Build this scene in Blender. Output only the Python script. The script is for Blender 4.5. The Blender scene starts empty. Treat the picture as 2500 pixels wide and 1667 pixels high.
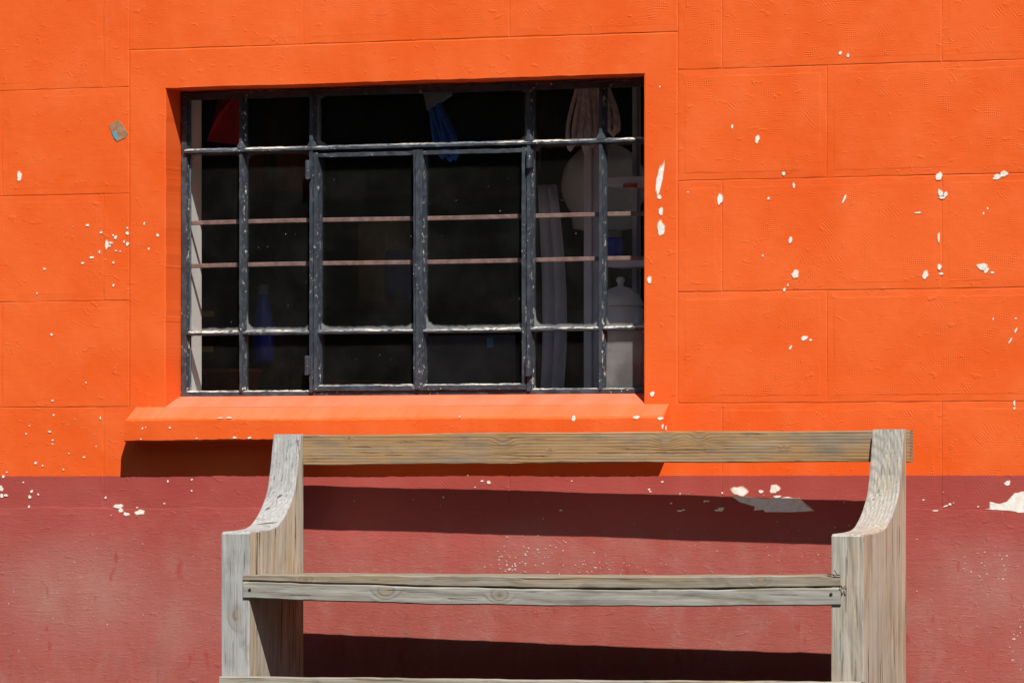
import bpy, bmesh, math, random
from mathutils import Vector

# ------------------------------------------------------------------ scene, camera, light
scene = bpy.context.scene
col = scene.collection
scene.render.engine = 'CYCLES'
scene.render.resolution_x, scene.render.resolution_y = 1024, 682

FPX = 13000.0                      # focal length in photo pixels (2500 px wide)
PSI = math.atan(FPX / 32500.0)     # camera yaw against the wall normal
HOR, ZC = 1185.0, 0.66             # horizon row, eye height
DIST = FPX / 935.0
CAM = Vector((DIST * math.sin(PSI), -DIST * math.cos(PSI), ZC))
FWD = Vector((-math.sin(PSI), math.cos(PSI), 0))
RGT = Vector((math.cos(PSI), math.sin(PSI), 0))

cam = bpy.data.cameras.new('camera')
cam.sensor_width = 36.0
cam.lens = FPX / 2500.0 * 36.0
cam.shift_y = (HOR - 833.5) / 2500.0
cam.clip_start, cam.clip_end = 0.1, 1000
camo = bpy.data.objects.new('camera', cam)
col.objects.link(camo)
camo.location = CAM
camo.rotation_euler = (math.pi / 2, 0, PSI)
scene.camera = camo

SUN_AZ = math.radians(34.0)        # to the right of the wall normal
SUN_EL = math.atan(1.55 * math.cos(SUN_AZ))
to_sun = Vector((math.sin(SUN_AZ) * math.cos(SUN_EL), -math.cos(SUN_AZ) * math.cos(SUN_EL), math.sin(SUN_EL)))

world = bpy.data.worlds.new('World')
scene.world = world
world.use_nodes = True
wn = world.node_tree
sky = wn.nodes.new('ShaderNodeTexSky')
sky.sky_type = 'NISHITA'
sky.sun_disc = False
sky.sun_elevation = SUN_EL
sky.sun_rotation = math.atan2(to_sun.x, to_sun.y)
bg = wn.nodes['Background']
bg.inputs['Strength'].default_value = 0.05
wn.links.new(sky.outputs['Color'], bg.inputs['Color'])

sl = bpy.data.lights.new('sun', 'SUN')
sl.energy = 5.0
sl.angle = math.radians(0.5)
sl.color = (1.0, 0.955, 0.88)
so = bpy.data.objects.new('sun', sl)
col.objects.link(so)
so.rotation_euler = to_sun.to_track_quat('Z', 'Y').to_euler()
so.location = to_sun * 20

vs = scene.view_settings
vs.view_transform = 'Standard'
vs.look = 'None'
vs.gamma = 1.0
vs.use_curve_mapping = False
vs.exposure = 0.40

rnd = random.Random(7)


def at(px, py, Y=0.0):
    """point of the plane y = Y seen at a photo position"""
    d = FWD * FPX + RGT * (px - 1250.0) + Vector((0, 0, HOR - py))
    return CAM + d * ((Y - CAM.y) / d.y)


# ------------------------------------------------------------------ node helpers
class NT:
    def __init__(self, name):
        self.mat = bpy.data.materials.new(name)
        self.mat.use_nodes = True
        self.t = self.mat.node_tree
        self.t.nodes.clear()
        self.out = self.t.nodes.new('ShaderNodeOutputMaterial')

    def node(self, typ, ins=None, **props):
        n = self.t.nodes.new(typ)
        for k, v in props.items():
            setattr(n, k, v)
        for k, v in (ins or {}).items():
            self.set(n.inputs[k], v)
        return n

    def set(self, sock, v):
        if isinstance(v, bpy.types.NodeSocket):
            self.t.links.new(v, sock)
        elif isinstance(v, (tuple, list)) and len(v) == 3 and sock.type == 'RGBA':
            sock.default_value = (*v, 1)
        else:
            sock.default_value = v

    def m(self, op, a, b=0.0, c=0.0, clamp=False):
        n = self.node('ShaderNodeMath', operation=op, use_clamp=clamp)
        for i, v in enumerate((a, b, c)):
            if i < len(n.inputs):
                self.set(n.inputs[i], v)
        return n.outputs[0]

    def rng(self, v, a, b, c=0.0, d=1.0, smooth=True):
        n = self.node('ShaderNodeMapRange', {0: v, 1: a, 2: b, 3: c, 4: d},
                      interpolation_type='SMOOTHSTEP' if smooth else 'LINEAR')
        return n.outputs[0]

    def mix(self, f, a, b, mode='MIX'):
        n = self.node('ShaderNodeMix', data_type='RGBA', blend_type=mode)
        self.set(n.inputs[0], f)
        self.set(n.inputs[6], a)
        self.set(n.inputs[7], b)
        return n.outputs[2]

    def noise(self, vec, scale, detail=3.0, rough=0.55, dist=0.0):
        return self.node('ShaderNodeTexNoise', {'Vector': vec, 'Scale': scale, 'Detail': detail,
                                               'Roughness': rough, 'Distortion': dist}).outputs[0]

    def xyz(self, x, y, z):
        return self.node('ShaderNodeCombineXYZ', {0: x, 1: y, 2: z}).outputs[0]

    def sep(self, v):
        return self.node('ShaderNodeSeparateXYZ', {0: v}).outputs

    def scale(self, v, s):
        n = self.node('ShaderNodeVectorMath', operation='MULTIPLY')
        self.set(n.inputs[0], v)
        self.set(n.inputs[1], s)
        return n.outputs[0]

    def bump(self, h, dist, strength=1.0, normal=None):
        ins = {'Strength': strength, 'Distance': dist, 'Height': h}
        if normal is not None:
            ins['Normal'] = normal
        return self.node('ShaderNodeBump', ins).outputs[0]

    def done(self, colour, rough=0.6, normal=None, spec=0.3, metal=0.0):
        p = self.node('ShaderNodeBsdfPrincipled', {'Base Color': colour, 'Roughness': rough,
                                                  'Specular IOR Level': spec, 'Metallic': metal})
        if normal is not None:
            self.t.links.new(normal, p.inputs['Normal'])
        self.t.links.new(p.outputs[0], self.out.inputs[0])
        return self.mat


def paint_material(name, hatch, pink_amt=0.0):
    n = NT(name)
    pos = n.node('ShaderNodeNewGeometry').outputs['Position']
    x, y, z = n.sep(pos)
    flat = n.xyz(x, 0.0, z)
    big = n.noise(flat, 2.2, 4.0, 0.6)
    mid = n.noise(flat, 9.0, 4.0, 0.6)
    fine = n.noise(n.xyz(n.m('MULTIPLY', x, 40.0), y, n.m('MULTIPLY', z, 160.0)), 1.0, 3.0, 0.6)
    # orange coat
    o1 = n.mix(n.rng(big, 0.30, 0.70), (0.722, 0.092, 0.0092), (0.768, 0.121, 0.0200))
    o1 = n.mix(n.rng(mid, 0.42, 0.75, 0.0, 0.45), o1, (0.785, 0.139, 0.031))
    o1 = n.mix(n.rng(fine, 0.55, 0.8, 0.0, 0.3), o1, (0.66, 0.085, 0.010))
    scuff = n.rng(n.noise(n.scale(flat, (7.0, 1.0, 4.5)), 1.0, 5.0, 0.65), 0.66, 0.78, 0.0, 0.22)
    o1 = n.mix(scuff, o1, (0.62, 0.19, 0.10))
    if pink_amt:
        o1 = n.mix(n.rng(mid, 0.3, 0.7, pink_amt * 0.6, pink_amt), o1, (0.76, 0.185, 0.112))
    # maroon coat, chalky and scuffed towards the ground
    r1 = n.mix(n.rng(big, 0.35, 0.7), (0.335, 0.056, 0.046), (0.385, 0.076, 0.064))
    low = n.rng(n.m('ADD', z, n.m('MULTIPLY', n.m('SUBTRACT', mid, 0.5), 0.22)), 0.63, 0.40)
    streak = n.noise(n.xyz(n.m('MULTIPLY', x, 26.0), 0.0, n.m('MULTIPLY', z, 5.0)), 1.0, 5.0, 0.65)
    cloud = n.noise(n.scale(flat, (7.5, 1.0, 5.5)), 1.0, 8.0, 0.70, 0.5)
    chalk = n.m('MULTIPLY', n.rng(n.m('ADD', n.m('MULTIPLY', cloud, 0.92), n.m('MULTIPLY', streak, 0.08)), 0.42, 0.70), low)
    r1 = n.mix(n.m('MULTIPLY', low, 0.55), r1, (0.350, 0.103, 0.080))
    r1 = n.mix(n.m('MULTIPLY', chalk, 0.5), r1, (0.375, 0.168, 0.140))
    scr = n.rng(n.noise(n.scale(flat, (60.0, 1.0, 150.0)), 1.0, 4.0, 0.7, 1.0), 0.58, 0.72)
    r1 = n.mix(n.m('MULTIPLY', n.m('MULTIPLY', scr, low), n.rng(cloud, 0.42, 0.6, 0.15, 0.65)), r1, (0.46, 0.24, 0.21))
    # dusty worn areas where people lean and splash: lower left, right of the bench, under the seat
    for (wx0, wz0, wr_, amt) in ((-1.28, 0.37, 0.30, 0.75), (1.30, 0.42, 0.22, 0.55), (0.05, 0.50, 0.16, 0.40), (-0.95, 0.30, 0.2, 0.35)):
        dx_ = n.m('SUBTRACT', x, wx0); dz_ = n.m('MULTIPLY', n.m('SUBTRACT', z, wz0), 1.5)
        dd = n.m('SQRT', n.m('ADD', n.m('MULTIPLY', dx_, dx_), n.m('MULTIPLY', dz_, dz_)))
        dd = n.m('ADD', dd, n.m('MULTIPLY', n.m('SUBTRACT', cloud, 0.5), 0.45))
        wm = n.m('MULTIPLY', n.rng(dd, wr_, wr_ * 0.15), n.rng(n.m('ADD', n.m('MULTIPLY', scr, 0.5), cloud), 0.35, 0.85, 0.35, 1.0))
        r1 = n.mix(n.m('MULTIPLY', wm, amt), r1, (0.40, 0.215, 0.185))
    grime = n.m('MULTIPLY', n.rng(n.noise(n.scale(flat, (9.0, 1.0, 3.0)), 1.0, 6.0, 0.7), 0.56, 0.72), low)
    r1 = n.mix(n.m('MULTIPLY', grime, 0.5), r1, (0.25, 0.115, 0.098))
    dark = n.m('MULTIPLY', n.rng(n.noise(n.scale(flat, (18.0, 1.0, 8.0)), 1.0, 3.0, 0.6), 0.62, 0.70), low)
    r1 = n.mix(n.m('MULTIPLY', dark, 0.75), r1, (0.33, 0.055, 0.040))
    # tiny worn flecks and vertical drips
    fleck = n.m('MULTIPLY', n.rng(n.noise(flat, 190.0, 2.0, 0.5), 0.70, 0.76),
                n.rng(n.noise(flat, 6.0, 3.0, 0.6), 0.50, 0.62))
    r1 = n.mix(n.m('MULTIPLY', fleck, 0.5), r1, (0.55, 0.38, 0.33))
    drip = n.m('MULTIPLY', n.rng(n.noise(n.xyz(n.m('MULTIPLY', x, 55.0), 0.0, n.m('MULTIPLY', z, 2.2)), 1.0, 3.0, 0.5), 0.69, 0.76),
               n.rng(n.noise(flat, 3.0, 2.0), 0.48, 0.6))
    r1 = n.mix(n.m('MULTIPLY', drip, 0.4), r1, (0.52, 0.30, 0.29))
    edge = n.m('ADD', z, n.m('MULTIPLY', n.m('SUBTRACT', n.noise(flat, 45.0, 3.0), 0.5), 0.004))
    upper = n.rng(edge, 0.6845, 0.6865)
    colour = n.mix(upper, r1, o1)
    # relief
    nrm = n.bump(big, 0.012, 0.45)
    nrm = n.bump(mid, 0.004, 0.35, nrm)
    wob = n.node('ShaderNodeVectorMath', operation='ADD')
    strokes = n.noise(n.scale(flat, (14.0, 1.0, 110.0)), 1.0, 4.0, 0.6, 1.2)
    stk = n.m('MULTIPLY', strokes, n.rng(z, 0.70, 0.60, 0.45, 1.25))
    nrm = n.bump(stk, 0.0014, 0.40, nrm)
    wr = n.rng(n.noise(n.xyz(n.m('MULTIPLY', n.m('ADD', x, n.m('MULTIPLY', z, 0.4)), 24.0), 0.0, n.m('MULTIPLY', z, 75.0)), 1.0, 4.0, 0.6, 2.0), 0.5, 0.72)
    nrm = n.bump(n.m('MULTIPLY', wr, n.rng(z, 0.66, 0.56)), 0.0012, 0.30, nrm)
    crumb = n.rng(n.noise(flat, 85.0, 3.0, 0.6), 0.64, 0.8)
    nrm = n.bump(crumb, 0.0015, 0.35, nrm)
    if hatch:
        wx = n.m('ADD', x, n.m('MULTIPLY', n.noise(flat, 5.0, 2.0), 0.05))
        wz = n.m('ADD', z, n.m('MULTIPLY', n.noise(n.scale(flat, (5.3, 1.0, 6.1)), 1.0, 2.0), 0.05))
        k = 2 * math.pi / 0.0056
        g = n.m('ADD', n.m('SINE', n.m('MULTIPLY', wx, k)), n.m('SINE', n.m('MULTIPLY', wz, k)))
        dg = n.m('SINE', n.m('MULTIPLY', n.m('ADD', n.m('MULTIPLY', wx, 0.75), n.m('MULTIPLY', wz, 0.66)), k * 0.8))
        pick = n.rng(n.noise(flat, 6.5, 2.0), 0.52, 0.58)
        g = n.m('ADD', n.m('MULTIPLY', g, n.m('SUBTRACT', 1.0, pick)), n.m('MULTIPLY', dg, pick))
        patch = n.rng(n.noise(n.scale(flat, (19.0, 1.0, 24.0)), 1.0, 3.0, 0.6), 0.50, 0.68)
        amp = n.rng(n.noise(flat, 3.1, 2.0), 0.35, 0.65, 0.25, 1.0)
        side = n.m('MULTIPLY', n.rng(x, -1.2, 0.45, 0.30, 1.0), amp)
        nrm = n.bump(n.m('MULTIPLY', g, n.m('MULTIPLY', patch, side)), 0.0006, 0.55, nrm)
    lump = n.rng(n.noise(n.scale(flat, (30.0, 1.0, 55.0)), 1.0, 3.0, 0.6, 0.8), 0.60, 0.78)
    nrm = n.bump(lump, 0.0020, 0.40, nrm)
    ridge = n.m('ABSOLUTE', n.m('SUBTRACT', n.noise(n.scale(flat, (11.0, 1.0, 17.0)), 1.0, 2.0, 0.5, 1.5), 0.5))
    nrm = n.bump(n.m('MULTIPLY', n.rng(ridge, 0.0, 0.012, 1.0, 0.0), n.rng(n.noise(flat, 7.0, 2.0), 0.56, 0.66)), 0.0016, 0.4, nrm)
    rough = n.rng(mid, 0.3, 0.7, 0.50, 0.66)
    return n.done(colour, rough, nrm, 0.28)


M_FIELD = paint_material('rolled_paint', True)
M_PAINT = paint_material('smooth_paint', False)
M_SILLTOP = paint_material('pinker_sill_paint', False, 0.45)  # paler, pinker coat for the sill top
M_SLOPE = paint_material('pinker_slope_paint', False, 0.85)  # stronger pink mix for the sill slope


def wood_material(name, axis, grey, tan, tan_amt, ring=0.006, centre=(0.03, -0.05), tilt=0.03, knots=(), seed=0.0,
                  across='Z', dark=1.0, crack=0.5, ringamt=1.0, star=None, gash=(), wave=0.012, arcs=None):
    """weathered softwood; axis = grain direction in object space"""
    n = NT(name)
    o = n.node('ShaderNodeTexCoord').outputs['Object']
    s = n.sep(o)
    idx = {'X': 0, 'Y': 1, 'Z': 2}
    a = s[idx[axis]]
    rest = [k for k in 'XYZ' if k != axis]
    b, c = s[idx[rest[0]]], s[idx[rest[1]]]
    w = s[idx[across]]
    sv = n.xyz(n.m('ADD', a, seed), n.m('ADD', b, seed * 1.7), n.m('ADD', c, seed * 0.6))
    ss = n.sep(sv)
    lowf = n.noise(n.xyz(n.m('MULTIPLY', ss[0], 2.6), n.m('MULTIPLY', ss[1], 9.0), n.m('MULTIPLY', ss[2], 9.0)), 1.0, 3.0, 0.55)
    b2 = n.m('ADD', b, centre[0])
    c2 = n.m('ADD', c, centre[1])
    r = n.m('SQRT', n.m('ADD', n.m('MULTIPLY', b2, b2), n.m('MULTIPLY', c2, c2)))
    r = n.m('ADD', r, n.m('MULTIPLY', a, tilt))
    r = n.m('ADD', r, n.m('MULTIPLY', n.m('SUBTRACT', lowf, 0.5), wave))
    kd_all = None
    kcol = []
    for (ka, kw, kr) in knots:
        da = n.m('MULTIPLY', n.m('SUBTRACT', a, ka), 0.62)
        dw = n.m('SUBTRACT', w, kw)
        d = n.m('SQRT', n.m('ADD', n.m('MULTIPLY', da, da), n.m('MULTIPLY', dw, dw)))
        push = n.rng(d, 0.0, kr * 3.6, 0.012, 0.0)
        r = n.m('ADD', r, push)
        kcol.append((n.rng(d, kr * 0.55, kr * 1.1, 1.0, 0.0), n.rng(d, kr * 0.9, kr * 3.2, 1.0, 0.0)))
    ph = n.m('MULTIPLY', r, 2 * math.pi / ring)
    rings = n.m('ADD', n.m('MULTIPLY', n.m('SINE', ph), 0.5), 0.5)
    rings = n.m('POWER', rings, 2.6)
    rings = n.m('MULTIPLY', rings, n.rng(n.noise(n.xyz(n.m('MULTIPLY', ss[0], 4.0), n.m('MULTIPLY', ss[1], 60.0), n.m('MULTIPLY', ss[2], 60.0)), 1.0, 3.0), 0.3, 0.65, 0.35, 1.0))
    fib = n.noise(n.xyz(n.m('MULTIPLY', ss[0], 9.0), n.m('MULTIPLY', ss[1], 380.0), n.m('MULTIPLY', ss[2], 380.0)), 1.0, 4.0, 0.65)
    fib2 = n.noise(n.xyz(n.m('MULTIPLY', ss[0], 3.0), n.m('MULTIPLY', ss[1], 95.0), n.m('MULTIPLY', ss[2], 95.0)), 1.0, 4.0, 0.65)
    blot = n.noise(n.xyz(n.m('MULTIPLY', ss[0], 7.0), n.m('MULTIPLY', ss[1], 26.0), n.m('MULTIPLY', ss[2], 26.0)), 1.0, 4.0, 0.6, 0.5)
    tmask = n.rng(n.m('ADD', n.m('MULTIPLY', lowf, 0.6), n.m('MULTIPLY', fib2, 0.4)), 0.60 - 0.28 * tan_amt, 0.74 - 0.28 * tan_amt)
    cl = n.mix(tmask, grey, tan)
    cl = n.mix(n.rng(fib2, 0.45, 0.68, 0.0, 0.75), cl, tuple(min(1, v * 1.35) for v in grey))
    cl = n.mix(n.rng(fib2, 0.44, 0.26, 0.0, 0.6 * dark), cl, tuple(v * 0.45 for v in grey))
    cl = n.mix(n.m('MULTIPLY', rings, n.rng(lowf, 0.3, 0.7, 0.45 * ringamt, 0.85 * ringamt)), cl, n.mix(1.0, cl, (0.52, 0.45, 0.38), 'MULTIPLY'))
    cl = n.mix(n.rng(fib, 0.50, 0.72, 0.0, 0.75 * dark), cl, (0.10, 0.085, 0.072))
    cl = n.mix(n.rng(fib, 0.46, 0.28, 0.0, 0.55), cl, tuple(min(1, v * 1.5) for v in grey))
    cl = n.mix(n.rng(blot, 0.52, 0.70, 0.0, 0.62 * dark), cl, (0.125, 0.11, 0.095))
    cl = n.mix(n.rng(blot, 0.30, 0.14, 0.0, 0.5), cl, tuple(min(1, v * 1.4) for v in grey))
    crk = n.m('MULTIPLY', n.rng(n.noise(n.xyz(n.m('MULTIPLY', ss[0], 5.0), n.m('MULTIPLY', ss[1], 150.0), n.m('MULTIPLY', ss[2], 150.0)), 1.0, 2.0, 0.5), 0.63, 0.67),
              n.rng(lowf, 0.40, 0.54))
    cl = n.mix(n.m('MULTIPLY', crk, crack), cl, (0.03, 0.026, 0.023))
    if arcs:
        ax, az, el, sp = arcs
        d1 = n.m('SUBTRACT', w, ax); d2 = n.m('MULTIPLY', n.m('SUBTRACT', a, az), el)
        ra = n.m('ADD', n.m('SQRT', n.m('ADD', n.m('MULTIPLY', d1, d1), n.m('MULTIPLY', d2, d2))), n.m('MULTIPLY', lowf, 0.006))
        arc = n.m('POWER', n.m('ADD', n.m('MULTIPLY', n.m('SINE', n.m('MULTIPLY', ra, 2 * math.pi / sp)), 0.5), 0.5), 2.0)
        arc = n.m('MULTIPLY', arc, n.rng(a, 0.55, 0.58))
        cl = n.mix(n.m('MULTIPLY', arc, 0.5), cl, tuple(v * 0.55 for v in grey))
    for core, halo in kcol:
        cl = n.mix(n.m('MULTIPLY', halo, 0.30), cl, (0.17, 0.115, 0.07))
        cl = n.mix(n.m('MULTIPLY', core, 0.6), cl, n.mix(rings, (0.30, 0.24, 0.17), (0.13, 0.085, 0.05)))
    if star:
        sa = n.m('SUBTRACT', a, star[0]); sw = n.m('SUBTRACT', w, star[1])
        rad = n.m('SQRT', n.m('ADD', n.m('MULTIPLY', sa, sa), n.m('MULTIPLY', sw, sw)))
        ang = n.m('ARCTAN2', sa, sw)
        ray = n.rng(n.m('ABSOLUTE', n.m('SINE', n.m('ADD', n.m('MULTIPLY', ang, 7.0), n.m('MULTIPLY', lowf, 9.0)))), 0.0, 0.13, 1.0, 0.0)
        ray = n.m('MULTIPLY', ray, n.rng(rad, 0.02, 0.045, 1.0, 0.0))
        cl = n.mix(n.m('MULTIPLY', ray, 0.6), cl, (0.10, 0.09, 0.085))
    for (ga, gw, gl_, gh, gr_) in gash:
        sa = n.m('SUBTRACT', a, ga); sw = n.m('SUBTRACT', w, gw)
        u1 = n.m('DIVIDE', n.m('ADD', n.m('MULTIPLY', sw, math.cos(gr_)), n.m('MULTIPLY', sa, math.sin(gr_))), gl_)
        u2 = n.m('DIVIDE', n.m('SUBTRACT', n.m('MULTIPLY', sa, math.cos(gr_)), n.m('MULTIPLY', sw, math.sin(gr_))), gh)
        ms = n.rng(n.m('ADD', n.m('MULTIPLY', u1, u1), n.m('MULTIPLY', u2, u2)), 0.5, 1.1, 1.0, 0.0)
        cl = n.mix(n.m('MULTIPLY', ms, 0.85), cl, (0.05, 0.045, 0.042))
    h = n.m('SUBTRACT', n.m('MULTIPLY', fib2, 0.6), n.m('ADD', n.m('MULTIPLY', rings, 0.3), n.m('MULTIPLY', crk, 1.2)))
    nrm = n.bump(h, 0.0022, 0.7)
    nrm = n.bump(fib, 0.0008, 0.4, nrm)
    return n.done(cl, 0.82, nrm, 0.15)


def simple(name, colour, rough=0.6, spec=0.3, var=0.25, scale=30.0, metal=0.0, bump=0.0008):
    n = NT(name)
    o = n.node('ShaderNodeTexCoord').outputs['Object']
    v = n.noise(o, scale, 4.0, 0.6)
    cl = n.mix(n.rng(v, 0.3, 0.72), tuple(k * (1 - var) for k in colour), tuple(min(1, k * (1 + var * 0.6)) for k in colour))
    return n.done(cl, rough, n.bump(v, bump, 0.4), spec, metal)


def chip_material():
    n = NT('bare_plaster')
    pos = n.node('ShaderNodeNewGeometry').outputs['Position']
    v = n.noise(pos, 60.0, 4.0, 0.6)
    cl = n.mix(n.rng(v, 0.3, 0.6), (0.68, 0.62, 0.54), (0.80, 0.78, 0.75))
    ln = n.rng(n.noise(n.scale(pos, (30.0, 1.0, 170.0)), 1.0, 4.0, 0.6), 0.60, 0.68)
    cl = n.mix(n.m('MULTIPLY', ln, 0.35), cl, (0.42, 0.36, 0.33))
    return n.done(cl, 0.85, n.bump(v, 0.001, 0.5), 0.1)


def frame_material():
    n = NT('chipped_frame_paint')
    pos = n.node('ShaderNodeNewGeometry').outputs['Position']
    a = n.noise(pos, 30.0, 5.0, 0.6)
    cl = n.mix(n.rng(a, 0.35, 0.65), (0.028, 0.035, 0.046), (0.054, 0.066, 0.083))
    chip = n.m('MULTIPLY', n.rng(n.noise(pos, 120.0, 4.0, 0.6), 0.62, 0.66), n.rng(n.noise(pos, 9.0, 2.0), 0.48, 0.62))
    cl = n.mix(chip, cl, n.mix(n.rng(n.noise(pos, 40.0), 0.4, 0.6), (0.58, 0.50, 0.40), (0.50, 0.53, 0.55)))
    rust = n.rng(n.noise(pos, 150.0, 3.0, 0.6), 0.70, 0.74)
    cl = n.mix(n.m('MULTIPLY', rust, 0.8), cl, (0.34, 0.10, 0.04))
    return n.done(cl, 0.48, n.bump(n.m('ADD', a, n.m('MULTIPLY', chip, -0.6)), 0.002, 0.6), 0.4)


def putty_material():
    n = NT('weathered_lit_putty')
    pos = n.node('ShaderNodeNewGeometry').outputs['Position']
    q = n.sep(pos)
    a = n.noise(n.scale(pos, (70.0, 70.0, 60.0)), 1.0, 5.0, 0.7)
    b = n.noise(n.scale(pos, (6.0, 30.0, 6.0)), 1.0, 3.0)
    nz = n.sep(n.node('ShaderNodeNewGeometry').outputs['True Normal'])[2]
    lit_top = n.m('MULTIPLY', n.rng(nz, 0.2, 0.5), 0.14)  # up-facing sides painted paler for their lit look, plus weathering
    aa = n.m('ADD', a, lit_top)
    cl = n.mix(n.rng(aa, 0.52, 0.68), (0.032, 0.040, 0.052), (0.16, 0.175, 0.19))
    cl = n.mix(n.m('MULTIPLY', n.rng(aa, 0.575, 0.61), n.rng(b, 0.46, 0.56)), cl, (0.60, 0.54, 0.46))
    return n.done(cl, 0.7, n.bump(a, 0.003, 0.7), 0.2)


def glass_material(name, film=0.008, edge_amt=0.5):
    n = NT(name)
    tc = n.node('ShaderNodeTexCoord')
    g = n.sep(tc.outputs['Generated'])
    pos = n.node('ShaderNodeNewGeometry').outputs['Position']
    ex = n.m('MINIMUM', g[0], n.m('SUBTRACT', 1.0, g[0]))
    ez = n.m('MINIMUM', g[2], n.m('SUBTRACT', 1.0, g[2]))
    e = n.m('MINIMUM', ex, n.m('MULTIPLY', ez, 1.2))
    corner = n.m('ADD', n.rng(ex, 0.0, 0.16, 1.0, 0.0), n.rng(ez, 0.0, 0.16, 1.0, 0.0))
    e = n.m('SUBTRACT', e, n.m('MULTIPLY', n.rng(corner, 0.9, 1.9), 0.05))
    e = n.m('ADD', e, n.m('MULTIPLY', n.m('SUBTRACT', n.noise(pos, 55.0, 4.0, 0.65), 0.5), 0.035))
    edge = n.m('MULTIPLY', n.rng(e, 0.008, 0.036, 1.0, 0.0), edge_amt)
    speck = n.m('MULTIPLY', n.rng(n.noise(n.scale(pos, (150.0, 100.0, 95.0)), 1.0, 1.0, 0.4), 0.80, 0.815), 0.45)
    cloud = n.rng(n.noise(pos, 7.0, 5.0, 0.65), 0.35, 0.8, film * 0.5, film * 1.6)
    dust = n.m('MAXIMUM', n.m('MAXIMUM', edge, speck), cloud)
    dif = n.node('ShaderNodeBsdfDiffuse', {'Color': (0.42, 0.42, 0.41)})
    tr = n.node('ShaderNodeBsdfTransparent', {'Color': (0.93, 0.94, 0.94)})
    gl = n.node('ShaderNodeBsdfGlossy', {'Color': (0.9, 0.95, 1.0), 'Roughness': 0.02})
    face = n.node('ShaderNodeLayerWeight', {'Blend': 0.5}).outputs['Facing']
    fr = n.m('ADD', 0.03, n.m('MULTIPLY', n.m('POWER', face, 5.0), 0.9))
    m1 = n.node('ShaderNodeMixShader', {0: fr, 1: tr.outputs[0], 2: gl.outputs[0]})
    m2 = n.node('ShaderNodeMixShader', {0: dust, 1: m1.outputs[0], 2: dif.outputs[0]})
    n.t.links.new(m2.outputs[0], n.out.inputs[0])
    return n.mat


M_CHIP = chip_material()
M_RIM = simple('flaked_undercoat', (0.66, 0.40, 0.27), 0.8, 0.2, 0.3, 60)
M_FRAME = frame_material()
M_PUTTY = putty_material()
M_GLASS = glass_material('window_glass', 0.008, 0.32)
M_GLASS_D = glass_material('dusty_window_glass', 0.22, 0.8)
M_TAPE = simple('brown_tape', (0.34, 0.19, 0.105), 0.7, 0.2, 0.25, 80)
M_TAPEB = simple('blue_paint_scrap', (0.10, 0.36, 0.48), 0.6, 0.2)
M_IRON = simple('pink_primer_iron', (0.29, 0.175, 0.155), 0.6, 0.3, 0.35, 40)
M_WHITE = simple('white_plaster', (0.74, 0.72, 0.69), 0.75, 0.2, 0.08, 12)
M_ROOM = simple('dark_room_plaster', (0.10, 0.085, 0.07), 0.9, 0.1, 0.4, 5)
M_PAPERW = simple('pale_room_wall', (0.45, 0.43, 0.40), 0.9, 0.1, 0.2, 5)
M_FLOOR = simple('dark_shop_floor', (0.30, 0.26, 0.23), 0.8, 0.2, 0.3, 6)
M_DKROOF = simple('dark_roof_sheet', (0.06, 0.05, 0.045), 0.7, 0.2, 0.3, 8)
M_NAIL = simple('dark_nail_steel', (0.05, 0.045, 0.04), 0.6, 0.3, 0.3, 200, 0.6)
M_GROUND = simple('worn_paving', (0.042, 0.038, 0.034), 0.9, 0.15, 0.3, 3)


# ------------------------------------------------------------------ mesh helpers
def link(name, verts, faces, mats, parent=None, mat_idx=None, smooth=False):
    me = bpy.data.meshes.new(name)
    me.from_pydata([tuple(v) for v in verts], [], faces)
    for mt in (mats if isinstance(mats, (list, tuple)) else [mats]):
        me.materials.append(mt)
    if mat_idx:
        for p, i in zip(me.polygons, mat_idx):
            p.material_index = i
    if smooth:
        for p in me.polygons:
            p.use_smooth = True
    me.update()
    ob = bpy.data.objects.new(name, me)
    col.objects.link(ob)
    if parent is not None:
        ob.parent = parent
    return ob


def from_bm(name, bm, mats, parent=None, smooth=False):
    bmesh.ops.recalc_face_normals(bm, faces=bm.faces[:])
    me = bpy.data.meshes.new(name)
    bm.to_mesh(me)
    bm.free()
    for mt in (mats if isinstance(mats, (list, tuple)) else [mats]):
        me.materials.append(mt)
    if smooth:
        for p in me.polygons:
            p.use_smooth = True
    ob = bpy.data.objects.new(name, me)
    col.objects.link(ob)
    if parent is not None:
        ob.parent = parent
    return ob


def empty(name, loc=(0, 0, 0), rz=0.0, label=None, cat=None, group=None):
    o = bpy.data.objects.new(name, None)
    col.objects.link(o)
    o.location = loc
    o.rotation_euler = (0, 0, rz)
    tag(o, label, cat, group)
    return o


def tag(o, label=None, cat=None, group=None, kind=None):
    if label: o['label'] = label
    if cat: o['category'] = cat
    if group: o['group'] = group
    if kind: o['kind'] = kind
    return o


def box_bm(x0, x1, y0, y1, z0, z1, bev=0.0, bm=None):
    own = bm is None
    b = bmesh.new()
    vs_ = [b.verts.new((x, y, z)) for x in (x0, x1) for y in (y0, y1) for z in (z0, z1)]
    for f in ((0, 1, 3, 2), (4, 6, 7, 5), (0, 4, 5, 1), (2, 3, 7, 6), (0, 2, 6, 4), (1, 5, 7, 3)):
        b.faces.new([vs_[i] for i in f])
    bmesh.ops.recalc_face_normals(b, faces=b.faces[:])
    if bev:
        bmesh.ops.bevel(b, geom=b.edges[:], offset=bev, segments=2, affect='EDGES', profile=0.6)
    if own:
        return b
    me = bpy.data.meshes.new('tmp')
    b.to_mesh(me); b.free()
    bm.from_mesh(me)
    bpy.data.meshes.remove(me)
    return bm


def box(name, x0, x1, y0, y1, z0, z1, mat, parent=None, bev=0.0):
    return from_bm(name, box_bm(x0, x1, y0, y1, z0, z1, bev), mat, parent)


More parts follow.
